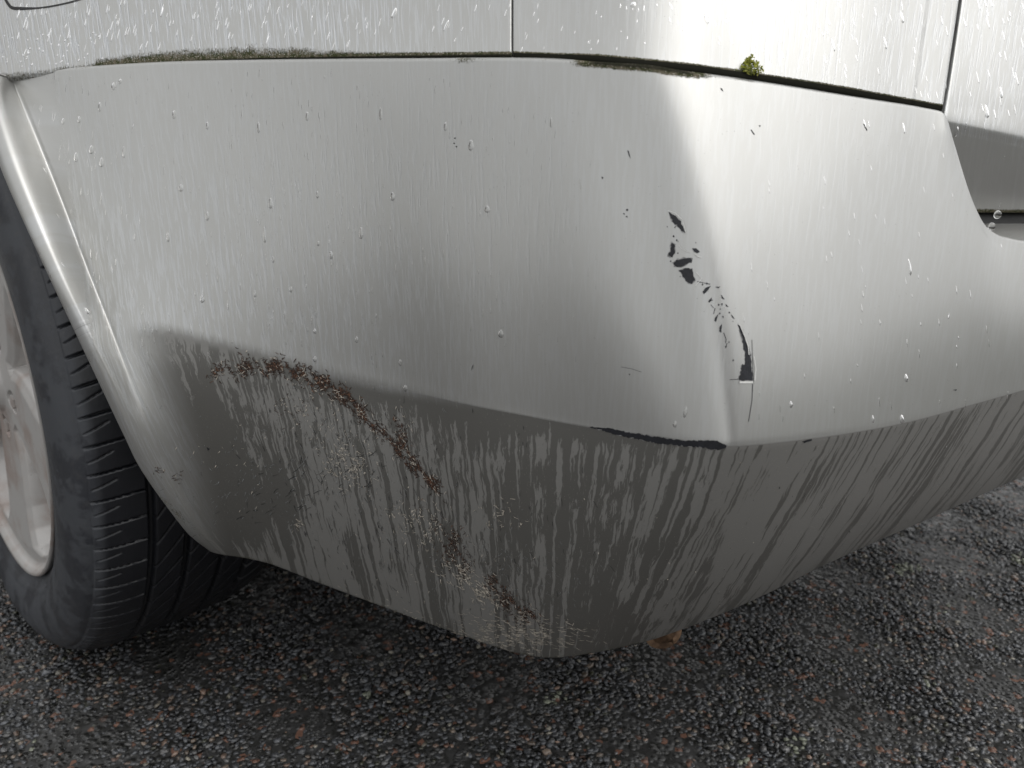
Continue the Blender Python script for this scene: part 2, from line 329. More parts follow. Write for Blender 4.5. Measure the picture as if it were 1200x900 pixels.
# horizontal smoothing of the plan so that the columns do not show as facets
for it in range(60):
    Bn = B.copy(); Bn[1:-1] = (B[:-2]+2*B[1:-1]+B[2:])/4
    wq = np.interp(kq, [-31, -28, -4, 4, 17, 24, 650, 705, 745, 800, 860, 1090, 1100, 1230, 1400], [0, 1, 1, 0, 0, 1, 1, .35, .05, .05, 1, 1, 0, 0, 1])[:, None]+0*VS[None]; inn_ = np.interp(VS, [.06, .25], [0, 1])[None]*(kq[:, None] > 1080); wq = np.maximum(wq, inn_); B += (Bn-B)*wq[..., None]
ci = int(np.argmin(abs(VS-1)))
# flow coordinates
arc = np.concatenate([[0], np.cumsum(np.linalg.norm(np.diff(B[:, ci], axis=0), axis=1))])
az = np.arctan2(B[..., 1], -B[..., 0]); UU = np.interp(az, az[:, ci], arc); lowm = smoothstep(1, 1.02, VS)[None]
low_u = np.repeat(arc[:, None], nv, 1); UU = UU*(1-lowm)+low_u*lowm
dl = np.concatenate([np.zeros((len(kq), 1)), np.cumsum(np.linalg.norm(np.diff(B, axis=1), axis=2), 1)], 1); VV = dl-dl[:, ci:ci+1]
# flanges: top turned inwards, bottom turned inwards
tan = np.gradient(B[:, ci], axis=0); inw = np.stack([-tan[:, 1], tan[:, 0], 0*tan[:, 0]], 1); inw /= np.linalg.norm(inw, axis=1)[:, None]
inw *= np.where((inw@np.array([-.3, 1, 0])) < 0, -1, 1)[:, None]
k0 = int(np.searchsorted(kq, 60)); inw[:k0] = inw[k0]
def flange(edge, steps):
    return np.stack([edge+inw*a+np.array([0, 0, b]) for a, b in steps], 1)
topf = flange(B[:, 0], [(.055, -.004), (.020, .001), (.004, .0022), (.0015, .0012)])
botf = flange(B[:, -1], [(.003, -.0006), (.010, .000), (.06, .004), (.14, .02)])
full = np.concatenate([topf, B, botf], 1); nf = full.shape[1]
UUf = np.concatenate([np.repeat(UU[:, :1], 4, 1), UU, np.repeat(UU[:, -1:], 4, 1)], 1); VVf = np.concatenate([np.repeat(VV[:, :1]-.003, 4, 1), VV, np.repeat(VV[:, -1:]+.003, 4, 1)], 1)
me = mesh('rear_bumper', full.reshape(-1, 3), grid_faces(len(kq), nf))
set_uv(me, np.stack([UUf, VVf], -1).reshape(-1, 2))
PX = pix(full.reshape(-1, 3)); px, py = PX[:, 0], PX[:, 1]
vv = np.concatenate([np.zeros(4), VS, np.full(4, 2.)]); vg = np.repeat(vv[None], len(kq), 0).ravel()
def blob(cx, cy, rx, ry, ang=0):
    c, s_ = math.cos(R(ang)), math.sin(R(ang)); x, y = px-cx, py-cy
    return np.exp(-(((x*c+y*s_)/rx)**2+((-x*s_+y*c)/ry)**2))
edge_line = np.interp(px, [100, 180, 240, 320, 372, 450, 560, 850, 1200], [395, 385, 400, 420, 436, 454, 476, 522, 457])
fm_ = smoothstep(430, 600, px); film_shade = smoothstep(-13, 10, py-edge_line)*(1-fm_)+(vg > 1.0)*fm_  # dust layer plus painted shade below the crease line
film_shade *= smoothstep(135, 215, px-.25*(py-400))*.999
film_shade = np.clip(film_shade, 0, 1)
clean = np.zeros(len(px))
for a in ((235, 515, 40, 45), (275, 590, 42, 46), (180, 470, 16, 36)): clean += blob(*a)*1.6
for a in ((560, 500, 70, 26), (700, 735, 50, 42), (610, 620, 22, 80), (700, 640, 26, 80), (440, 460, 60, 18)): clean += blob(*a)*.5
clean += .6*smoothstep(34, 4, py-edge_line)*(px > 330)*smoothstep(860, 700, px)
clean += .38*smoothstep(130, 200, px)*smoothstep(900, 740, px)
for a in ((430, 610, 60, 50), (350, 660, 70, 26), (240, 640, 26, 26), (560, 735, 90, 22), (480, 690, 80, 30), (1120, 620, 160, 60), (900, 660, 60, 40)): clean -= blob(*a)*.5
clean = np.where(film_shade < .5, smoothstep(760, 250, px)*.62*smoothstep(60, 380, py)+.05, clean)
grime = np.where(vg < .001, .55, 0)
tdist = (vg*300)        # coarse distance below the top edge
lip = smoothstep(640, 700, px)*smoothstep(870, 800, px)+.6*np.exp(-((px-545)/18)**2)
grime = np.maximum(grime*.6, lip*smoothstep(11, 0, py-top_y(px))*.95)
grime = np.maximum(grime, .52*np.exp(-(((px-205)/60)**2+((py-595-(px-200)*.85)/9)**2)))
grime = np.maximum(grime, smoothstep(7, 0, bt_y(px)-py)*.42*(px > 262)*(px < 760)*(vg > 1.5))
set_col(me, 'wear_shade', np.stack([grime, film_shade, np.clip(clean, -1, 1.6)*1.0+0.0, np.ones(len(px))], 1))
bumper = carpart('rear_bumper', me, M_paint)
BV = BVHTree.FromPolygons([tuple(v) for v in full.reshape(-1, 3)], grid_faces(len(kq), nf).tolist())
trees = [BV]
# ---- body panels above the seam
def panel(name, rows, keysx, uvo, label=None, grime_shade_fn=None, bend=None, ny=110, nx=240, lipd=.03, thick_side=(True, True)):
    """rows: list of (v, [(x,y,d) per key]); smooth sheet with turned-in edges"""
    vs = [r[0] for r in rows]; G = np.array([[P(*c) for c in r[1]] for r in rows])       # rows x keys x 3
    kk = np.linspace(keysx[0], keysx[-1], nx)
    G2 = np.array([catmull(keysx, G[i], kk) for i in range(len(rows))])
    vq = np.unique(np.concatenate([np.linspace(vs[0], vs[-1], ny), np.array(vs)]))
    T = catmull(vs, G2.reshape(len(rows), -1), vq).reshape(len(vq), nx, 3).transpose(1, 0, 2)   # nx, nv, 3
    return kk, vq, T
def wetm(x, y): return np.interp(x, [-50, 30, 380, 480, 640, 800, 900, 1100, 1200], [1.2, 1.2, 1.2, .6, .08, .12, .4, .5, .6])
def finish_panel(name, T, u0, grime_shade_fn, film_shade_fn=None, mat=None, turn=(1, 1, 1), lip=.03, rad=.0025):
    nx, ny = T.shape[:2]
    tan = np.gradient(T, axis=0); dn = np.gradient(T, axis=1)
    nrm = np.cross(tan, dn); nrm /= np.linalg.norm(nrm, axis=2)[..., None]
    if (nrm[nx//2, ny//2]@(T[nx//2, ny//2]-C0)) > 0: nrm = -nrm          # outward (towards the street)
    rows = [T]; e = T[:, -1]; n = nrm[:, -1]; d = dn[:, -1]/np.linalg.norm(dn[:, -1], axis=1)[:, None]
    low = np.stack([e+d*rad*.7-n*rad*.3, e+d*rad-n*rad, e+d*rad-n*.010, e+d*(rad-.001)-n*lip], 1)
    A = np.concatenate([T, low], 1)
    def side(i, sgn):
        t = tan[i]/np.linalg.norm(tan[i], axis=1)[:, None]*sgn; t = np.concatenate([t, np.repeat(t[-1:], 4, 0)]); nn = np.concatenate([nrm[i], np.repeat(nrm[i][-1:], 4, 0)])
        return np.stack([A[i]+t*.001*k1-nn*k2 for k1, k2 in ((.7, .0003), (1, .0012), (1, lip))], 0)
    parts = []
    if turn[0]: parts.append(side(0, -1)[::-1])
    parts.append(A)
    if turn[1]: parts.append(side(-1, 1))
    A = np.concatenate(parts, 0); ux, vy = A.shape[:2]
    me = mesh(name, A.reshape(-1, 3), grid_faces(ux, vy))
    Q = A.reshape(-1, 3); u = np.concatenate([[0], np.cumsum(np.linalg.norm(np.diff(A[:, vy//2], axis=0), axis=1))])
    a2 = np.arctan2(Q[:, 1], -Q[:, 0]); am = np.arctan2(A[:, vy//2, 1], -A[:, vy//2, 0]); o_ = np.argsort(am)
    uu = np.interp(a2, am[o_], u[o_])+u0
    set_uv(me, np.stack([uu, -Q[:, 2]], 1))
    L = np.concatenate([np.linalg.norm(np.diff(A, axis=1), axis=2), np.zeros((ux, 1))], 1)
    cum = np.cumsum(L[:, ::-1], 1)[:, ::-1]; fromlow = (cum-cum[:, ny-1:ny]).ravel()     # zero at the rounded edge
    pp = pix(Q); gr = grime_shade_fn(pp[:, 0], pp[:, 1], fromlow); fl = film_shade_fn(pp[:, 0], pp[:, 1], Q) if film_shade_fn else 0*gr
    set_col(me, 'wear_shade', np.stack([gr, fl, wetm(pp[:, 0], pp[:, 1])*(fl < .1), 0*gr+1], 1))
    o = carpart(name, me, mat or M_paint)
    trees.append(BVHTree.FromPolygons([tuple(v) for v in Q], grid_faces(ux, vy).tolist()))
    return o, A
low_y0 = lambda x: np.interp(x, [-300, 12, 100, 160, 300, 420, 598, 700, 800, 850, 900, 1000, 1108], [100, 84, 77, 72.5, 66, 64, 62, 65.5, 75, 82, 89, 105, 125])
low_y = lambda x: np.minimum(low_y0(x)+np.interp(x, [600, 760], [3.0, 3.0]), top_y(x)-np.interp(x, [-50, 80, 200], [.8, 1.2, 3.0]))
def qd(x): return float(np.interp(x, [-300, -120, 12, 40, 100, 200, 300, 400, 500, 600, 700, 755, 800, 900, 1000, 1108, 1200], [.98, .85, .772, .764, .733, .688, .643, .600, .560, .525, .498, .490, .496, .530, .576, .640, .71]))
kx = np.array([-260, -160, -80, 12, 100, 200, 300, 400, 500, 597.5])
def row(kx, f, dd): return [(x+f(x)[0], f(x)[1], qd(x)+dd(x)) for x in kx]
rows = [(v, [(x+.02*v*(x-600), low_y(x)-v*330, qd(x)+v*.095+.05*v*(1-v)) for x in kx]) for v in (1, .6, .3, .12, 0)]
# a slight outward swell just over the seam
kk, vq, T = panel('quarter_panel', [(1-v, r) for v, r in rows], kx, 0)
# flared wheel-arch lip on the left end of the panel
def g_quarter(x, y, fl):
    wide = np.interp(x, [0, 60, 120, 250, 300, 380, 430, 520, 598], [.003, .004, .009, .013, .015, .009, .006, .004, .004])
    g_ = smoothstep(1.6, 0, np.clip(fl, -1, 9)/wide)*.72
    return np.maximum(np.where(x < 110, g_*.62, g_), np.interp(x, [60, 150, 300], [.45, .7, 1.0])*smoothstep(.0036, .0016, fl))  # second term: gap shade painted along the turned lip
quarter, Aq = finish_panel('quarter_panel', T, 2.0, g_quarter, turn=(0, 1))
kx2 = np.array([602.5, 650, 700, 740, 770, 800, 860, 920, 1000, 1060, 1104])
slope = lambda x: np.interp(x, [600, 1104], [.0, .17])
rows2 = [(1-v, [(x+slope(x)*v*330*.88*(1 if x > 0 else 0), low_y(x)-v*330, qd(x)+v*.095+.05*v*(1-v)) for x in kx2]) for v in (1, .6, .3, .12, 0)]
kk, vq, T2 = panel('corner', rows2, kx2, 0)
def g_corner(x, y, fl):
    wide = np.interp(x, [600, 680, 740, 800, 850, 870, 900, 980, 1050, 1108], [.002, .003, .0045, .003, .004, .005, .0022, .003, .003, .002])
    return np.maximum(smoothstep(1.6, 0, np.clip(fl-.0007, -1, 9)/wide)*np.interp(x, [600, 900, 950, 1108], [.72, .7, .5, .5]), smoothstep(.0048, .0026, fl))  # grime, plus the gap's shade painted on the lower edge
corner, Ac = finish_panel('corner_panel', T2, 3.2, g_corner)
# tailgate: upright face above, tucked face below its crease
kx3 = np.array([1102, 1125, 1150, 1200, 1300, 1420, 1560])
def tg(x, y, d0): return (x, y, float(np.interp(x, [1100, 1200, 1350, 1560], [.655, .725, .855, 1.08]))+d0)
tslope = lambda x, y: x+7+(x-1100)*.05*(135-y)/330+.15*(130-y)
rows3 = [(0, [tg(tslope(x, -220), -220, .125) for x in kx3]), (.5, [tg(tslope(x, -20), -20, .066) for x in kx3]), (.80, [tg(tslope(x, 120+(x-1100)*.13), 120+(x-1100)*.13, .014) for x in kx3]),
         (.86, [tg(x+5, 140+(x-1100)*.20, .008) for x in kx3]), (.90, [tg(x+3, 150+(x-1100)*.21, .010) for x in kx3]), (1.15, [tg(x, 205+(x-1100)*.12, .022) for x in kx3]), (1.35, [tg(x, 247+(x-1140)*.01, .036) for x in kx3])]
kk, vq, T3 = panel('tailgate', rows3, kx3, 0)
def tshade(x, y, Q): return smoothstep(0, 10, y-(148+(x-1108)*.2))*.12  # shade put into the colour: lower face darker under its crease
tail, At = finish_panel('tailgate', T3, 4.4, lambda x, y, fl: smoothstep(.004, 0, np.clip(fl, -1, 9))*.75, tshade)
# black backing behind the seams
def ribbon(name, pts_a, pts_b, mat, parent=None):
    n = len(pts_a); V = np.stack([pts_a, pts_b], 1).reshape(-1, 3); return carpart(name, mesh(name, V, grid_faces(n, 2)), mat, parent)
xs = np.linspace(-40, 1112, 60)
a = np.array([P(x, low_y(x)-26, qd(x)+.045) for x in xs]); b = np.array([P(x, float(top_y(x))+30, qd(x)+.030) for x in xs])
ribbon('seam_backing', a, b, M_black)
sd = lambda y: .548+.095*(66-y)/330+.05*(66-y)/330*(1-(66-y)/330)
a = np.array([P(598, y, sd(y)) for y in np.linspace(-255, 72, 12)]); b = np.array([P(604, y, sd(y)) for y in np.linspace(-255, 72, 12)]); a += (a-b)*3; ribbon('seam_backing', a, b+(b-a), M_black)
ys = np.linspace(-150, 146, 8); a = np.array([P(1090+(135-y)*.146, y, .80) for y in ys]); b = np.array([P(1128+(135-y)*.146, y, .82) for y in ys]); ribbon('seam_backing', a, b, M_black)
# ledge under the tailgate
xs = np.linspace(1120, 1560, 20)
dd = np.interp(xs, [1100, 1200, 1350, 1560], [.655, .725, .855, 1.08])
a = np.array([P(x, 252, d_+.055) for x, d_ in zip(xs, dd)]); b = a+np.array([0, 0, -.010]); c_ = np.array([P(x, 262, d_+.045) for x, d_ in zip(xs, dd)]); e_ = np.array([P(x, 290, d_-.02) for x, d_ in zip(xs, dd)])
ribbon('tailgate_sill', a+np.array([0, 0, .02]), c_, M_black)
V = np.stack([c_, e_], 1).reshape(-1, 3); me = mesh('bumper_step', V, grid_faces(len(xs), 2)); set_uv(me, V[:, :2]); set_col(me, 'wear_shade', np.tile([0.2, .2, 0, 1], (len(V), 1))); carpart('bumper_step', me, M_paint)
# ------------------------------------------------------------------ surfaces: find a spot on the car through a photo pixel
def on_car(x, y, which=None):
    v = RT*(x-600)/FPX-UP*(y-450)/FPX+FD; v = Vector(v).normalized(); best = None
    for t in (which or trees):
        h = t.ray_cast(Vector(C0), v)
        if h[0] is not None and (best is None or h[3] < best[3]): best = h
    if best is None: return None
    n = best[1]
    if n.dot(v) > 0: n = -n
    return best[0], n
# fuel flap: shallow recess line at the top left
def strip_on(pts, width, lift, closed=False, which=None):
    """thin strip lying on the body along photo points; returns verts, faces"""
    V = []; F = []
    for i, (x, y) in enumerate(pts):
        h = on_car(x, y, which)
        if h is None: continue
        w = width[i] if hasattr(width, '__len__') else width
        x0, y0 = pts[max(0, i-1)]; x1, y1 = pts[min(len(pts)-1, i+1)]
        l = math.hypot(x1-x0, y1-y0) or 1; nx_, ny_ = -(y1-y0)/l, (x1-x0)/l
        for s_ in (-1, 1):
            hh = on_car(x+nx_*w/2*s_, y+ny_*w/2*s_, which) or h
            V.append(hh[0]+h[1]*lift)
    n = len(V)//2
    return V, [(2*i, 2*i+1, 2*i+3, 2*i+2) for i in range(n-1)]
fl = [(3, -12), (6, -2), (10, 5), (14, 9), (22, 10), (45, 9.5), (68, 6), (92, 0), (115, -9), (140, -20)]
fx = np.array(fl, float); t = np.linspace(0, len(fl)-1, 40); fl2 = catmull(np.arange(len(fl)), fx, t)
V, F = strip_on([tuple(q) for q in fl2], np.interp(t, [0, 3, 4.2, 5, 9], [2.5, 3.5, 3.2, 1.5, 1.5]), .0004)
carpart('fuel_flap_gap', mesh('fuel_flap_gap', V, F), M_black, None); bpy.data.objects['fuel_flap_gap'].parent = quarter; bpy.data.objects['fuel_flap_gap'].location = (0, 0, 0)
# ------------------------------------------------------------------ paint chips
def chip(poly, name='paint_chip', mat=None, lift=.00025, thick=.0006, jag=.5):
    pts = []
    n = len(poly)
    for i in range(n):                       # jagged outline
        a_ = poly[i]; b_ = poly[(i+1) % n]; k = max(1, int(math.hypot(b_[0]-a_[0], b_[1]-a_[1])/1.8))
        for j in range(k):
            f_ = j/k; pts.append((a_[0]+(b_[0]-a_[0])*f_+random.uniform(-jag, jag), a_[1]+(b_[1]-a_[1])*f_+random.uniform(-jag, jag)))
    bm = bmesh.new(); vs = []
    for x, y in pts:
        h = on_car(x, y, [BV]); vs.append(bm.verts.new(h[0]+h[1]*lift))
    f_ = bm.faces.new(vs); f_.normal_update()
    bmesh.ops.triangulate(bm, faces=[f_])
    me = bpy.data.meshes.new(name); bm.to_mesh(me); bm.free()
    o = link(name, me, mat or M_chip, bumper, False); return o
def halo(poly):
    cx = sum(p_[0] for p_ in poly)/len(poly); cy = sum(p_[1] for p_ in poly)/len(poly); q = []
    for x, y in poly:
        l = math.hypot(x-cx, y-cy)+1e-3; e = random.uniform(.2, 1.5); q.append((x+(x-cx)/l*e, y+(y-cy)/l*e))
    return q
def edge_flake(pts, w=1.2, lift=.0007):
    V, F = strip_on(pts, w, lift, which=[BV])
    return V, F
CHIPS = [
 [(784, 249), (790, 252), (797, 258), (800, 266), (803, 273), (798, 270), (793, 264), (788, 260)],
 [(786, 285), (791, 286), (790, 292), (791, 296), (787, 301), (782, 300), (786, 294)],
 [(811, 291), (816, 291), (820, 295), (817, 297), (813, 295)],
 [(789, 308), (795, 304), (802, 303), (811, 303), (810, 307), (803, 310), (797, 313), (791, 312)],
 [(796, 317), (802, 315), (811, 315), (812, 322), (814, 328), (811, 332), (806, 331), (801, 325)],
 [(823, 342), (827, 337), (833, 335), (829, 341), (825, 345)],
 [(830, 353), (834, 348), (834, 352), (831, 355)], [(838, 336), (844, 336), (842, 338)], [(845, 345), (849, 351), (846, 350)],
 [(850, 356), (854, 360), (851, 359)], [(856, 367), (861, 374), (858, 372)], [(838, 372), (842, 368), (839, 377), (837, 376)], [(843, 384), (846, 379), (845, 390), (843, 388)],
 [(864, 379), (869, 385), (873, 395), (876, 405), (879, 415), (880, 428), (882, 441), (881, 446), (866, 446), (867, 440), (869, 428), (873, 427), (873, 417), (871, 404), (868, 394)],
 [(690, 500), (712, 502), (735, 506), (765, 511), (800, 516), (826, 516), (840, 517), (852, 522), (850, 525), (838, 527), (820, 524), (795, 522), (768, 519), (745, 514), (722, 509)],
 [(940, 517), (951, 514), (951, 516), (942, 519)],
 [(1116, 457), (1121, 456), (1120, 458)],
 [(734, 245), (736, 245), (736, 247), (734, 247)], [(730, 250), (732, 250), (732, 252)], [(733, 254), (735, 253), (736, 255)], [(705, 207), (707, 208), (706, 210)], [(737, 438), (739, 438), (738, 440)],
 [(735, 176), (737, 177), (739, 186), (737, 182)], [(532, 162), (534, 161), (534, 163)], [(531, 168), (533, 167), (533, 169)], [(534, 171), (536, 171), (535, 173)],
 [(844, 103), (846, 104), (848, 108), (846, 106)], [(889, 147), (891, 147), (891, 149)], [(242, 524), (246, 526), (244, 528)], [(390, 484), (392, 483), (392, 486)]]
for c_ in CHIPS:
    chip(c_, jag=.95 if len(c_) > 5 else .2)
    if len(c_) > 5: chip(halo(c_), 'bared_primer', M_primer, .00012, jag=.8)
for _ in range(26):
    t_ = random.random(); x = np.interp(t_, [0, .35, .6, 1], [788, 806, 838, 868])+random.gauss(0, 8); y = np.interp(t_, [0, .35, .6, 1], [262, 318, 352, 428])+random.gauss(0, 7); r_ = random.uniform(.4, 1.1)
    chip([(x-r_, y), (x, y-r_*1.6), (x+r_, y), (x, y+r_*1.3)], jag=.1)
# paint lifted along the edges of the chips
V = []; F = []
for pts, w in (([(783, 247), (792, 250), (800, 258), (804, 274)], .9), ([(796, 288), (800, 292), (808, 296)], .6), ([(813, 297), (818, 301), (822, 302)], .9), ([(816, 319), (822, 327), (815, 335)], .8), ([(866, 448), (882, 448)], 2.2), ([(866, 380), (872, 394), (876, 406), (877, 416)], 1.0), ([(883, 418), (885, 432), (884, 446)], .8)):
    v_, f_ = edge_flake(pts, w); k = len(V); V += v_; F += [tuple(i+k for i in q) for q in f_]
tag(link('lifted_paint', mesh('lifted_paint', V, F), M_edge, bumper), kind='stuff')
# hairline scratches
V = []; F = []
for pts, w in (([(728, 430), (740, 432), (752, 436)], .4), ([(882, 450), (881, 470), (877, 494)], .7), ([(881, 398), (882, 430), (883, 450)], .5), ([(880, 152), (884, 158)], .9), ([(1012, 145), (1016, 153)], .8), ([(817, 330), (832, 333)], .9),
               ([(838, 361), (836, 368)], .8), ([(848, 390), (851, 398), (850, 402)], .7), ([(852, 402), (850, 408)], .6), ([(833, 357), (836, 361)], .6), ([(868, 444), (855, 445)], .7)):
    v_, f_ = strip_on(pts, w, .00022, which=[BV]); k = len(V); V += v_; F += [tuple(i+k for i in q) for q in f_]
tag(link('hairline_scratches', mesh('hairline_scratches', V, F), M_chip, bumper), kind='stuff')
# ------------------------------------------------------------------ scuffs: shredded paint and dirt caught in it
def scuffs(name, clusters, mat, lift):
    V = []; F = []
    for (pts, spread, count, L, w, ang, aj) in clusters:
        pts = np.array(pts, float); seg = np.concatenate([[0], np.cumsum(np.hypot(*np.diff(pts, axis=0).T))]) if len(pts) > 1 else np.array([0.])
        for _ in range(count):
            if len(pts) > 1:
                s_ = random.uniform(0, seg[-1]); cx = np.interp(s_, seg, pts[:, 0]); cy = np.interp(s_, seg, pts[:, 1])
            else: cx, cy = pts[0]
            sx, sy = spread if hasattr(spread, '__len__') else (spread, spread)
            cx += random.gauss(0, sx); cy += random.gauss(0, sy); a_ = R(ang+random.gauss(0, aj)); l = L*random.uniform(.4, 1.5)
            if math.sin(cx*.19+cy*.11)+math.sin(cx*.53-cy*.37)+math.sin(cy*.9+cx*.2)*.6 < random.uniform(-1.2, 1.3): continue
            h = on_car(cx, cy, [BV])
            if h is None: continue
            h2 = on_car(cx+4*math.cos(a_), cy+4*math.sin(a_), [BV])
            if h2 is None: continue
            t_ = (h2[0]-h[0]); t_ = t_.normalized(); n_ = h[1]; b_ = n_.cross(t_)
            sc = .00057; k = len(V); cur = random.uniform(-.5, .5); ww = w*random.uniform(.35, 1.0)*sc
            for i, f_ in enumerate((-.5, -.18, .18, .5)):
                c_ = h[0]+t_*(l*f_*sc)+b_*(cur*l*sc*(f_*f_))+n_*(lift+(.0004*(1-4*f_*f_)))
                wd = ww*(1, 1.2, 1, .3)[i]*.5; V += [c_-b_*wd, c_+b_*wd]
            F += [(k, k+1, k+3, k+2), (k+2, k+3, k+5, k+4), (k+4, k+5, k+7, k+6)]
    o = link(name, mesh(name, V, F), mat, bumper, False); tag(o, kind='stuff'); return o
M_dirt = simple('brown_dirt_fibres', (.055, .032, .023), .85, nsc=900, amt=.85)
M_beige = simple('scuffed_primer', (.50, .455, .39), .7, nsc=500, amt=.5)
M_rustf = simple('reddish_dirt_fibres', (.15, .075, .045), .85, nsc=900, amt=.6)
M_grey = simple('shaved_paint', (.24, .25, .255), .55, nsc=500, amt=.5)
M_dark = simple('dark_gouges', (.035, .035, .035), .7, nsc=400, amt=.5)
BR = [([(252, 436), (290, 430), (335, 432), (372, 446), (396, 462)], 4.8, 520, 6, 1.1, 15, 50), ([(316, 424), (342, 436), (368, 440), (395, 462), (422, 476)], 3.2, 320, 7, 1.1, 30, 40), ([(372, 440), (400, 462), (424, 486), (452, 510), (470, 526), (492, 552), (515, 575)], 3, 560, 7, 1.15, 42, 35),
      ([(400, 455), (425, 478), (432, 500)], 2.5, 70, 6, 1, 50, 40), ([(462, 488), (474, 515), (470, 535), (505, 560), (520, 578)], 3, 260, 6, 1.1, 50, 40), ([(283, 412), (290, 440)], 3.5, 50, 5, 1, 60, 50),
      ([(526, 622), (534, 655), (545, 668)], 6, 300, 5, 1, 60, 50), ([(575, 680), (590, 700), (612, 718), (628, 728)], 5, 380, 6, 1.1, 40, 40), ([(180, 552), (212, 560)], 3, 26, 5, 1, 10, 30), ([(330, 470), (350, 490)], 9, 30, 4, .9, 50, 50), ([(500, 590), (520, 630), (545, 660)], 8, 60, 5, .9, 50, 50)]
BR = [(a_, (b_ if hasattr(b_, '__len__') else (b_*1.15, b_*1.15)), int(c_*2.1), d_*.9, e_*.85, f_, g_) for a_, b_, c_, d_, e_, f_, g_ in BR]
scuffs('dirt_fibres', BR, M_dirt, .0003)
scuffs('rust_coloured_fibres', [(a_, b_, c_//7, d_, e_, f_, g_) for a_, b_, c_, d_, e_, f_, g_ in BR], M_rustf, .0004)
scuffs('pale_fibres', [(a_, b_, c_//10, d_, e_, f_, g_) for a_, b_, c_, d_, e_, f_, g_ in BR], M_beige, .0004)
BE = [([(340, 470), (380, 490), (410, 540), (430, 560)], (16, 18), 420, 3, .7, 60, 60), ([(404, 535), (412, 552)], (14, 13), 300, 6, .9, 35, 40), ([(470, 600), (500, 608), (506, 635)], (13, 13), 330, 5, 1.0, 60, 45), ([(528, 664), (545, 675), (560, 690), (580, 705)], (8, 7), 420, 7, 1.2, 30, 25),
      ([(570, 735), (600, 742), (640, 748)], (32, 11), 900, 8, .95, 12, 14), ([(575, 615), (590, 600), (600, 620)], (7, 9), 70, 6, .8, 60, 50), ([(348, 612), (358, 622)], (4, 2), 18, 9, 1.3, 25, 25), ([(300, 560), (250, 520), (320, 600)], (26, 18), 60, 5, .8, 120, 40), ([(455, 650), (600, 690)], (60, 30), 130, 5, .7, 60, 60),
      ([(465, 492), (475, 502)], (6, 8), 26, 5, .9, 70, 40), ([(395, 692), (520, 735), (620, 768)], (6, 3), 260, 5, 1, 22, 20), ([(820, 600), (760, 700)], (70, 50), 30, 2.2, .9, 60, 60)]
scuffs('beige_scuffs', BE, M_beige, .00035)
GR = [([(330, 470), (400, 560), (470, 640), (560, 700)], (46, 30), 1500, 4, .55, 75, 30), ([(560, 650), (600, 680), (660, 690)], (30, 28), 500, 4, .5, 60, 50), ([(250, 560), (330, 580)], (50, 30), 260, 6, .6, 125, 20), ([(420, 480), (560, 520)], (60, 20), 120, 5, .5, 85, 20)]
scuffs('shaved_paint', GR, M_grey, .0003)
DK = [([(340, 500), (420, 600), (500, 680)], (45, 38), 420, 9, .8, 72, 14), ([(300, 600), (450, 540)], (40, 14), 130, 14, .9, -30, 12), ([(560, 560), (660, 640)], (60, 60), 120, 7, .7, 80, 18), ([(1080, 520), (900, 640)], (50, 30), 12, 7, .9, 120, 8), ([(380, 640), (560, 735)], (30, 8), 40, 8, .8, 40, 14)]
scuffs('dark_gouges', DK, M_dark, .00025)
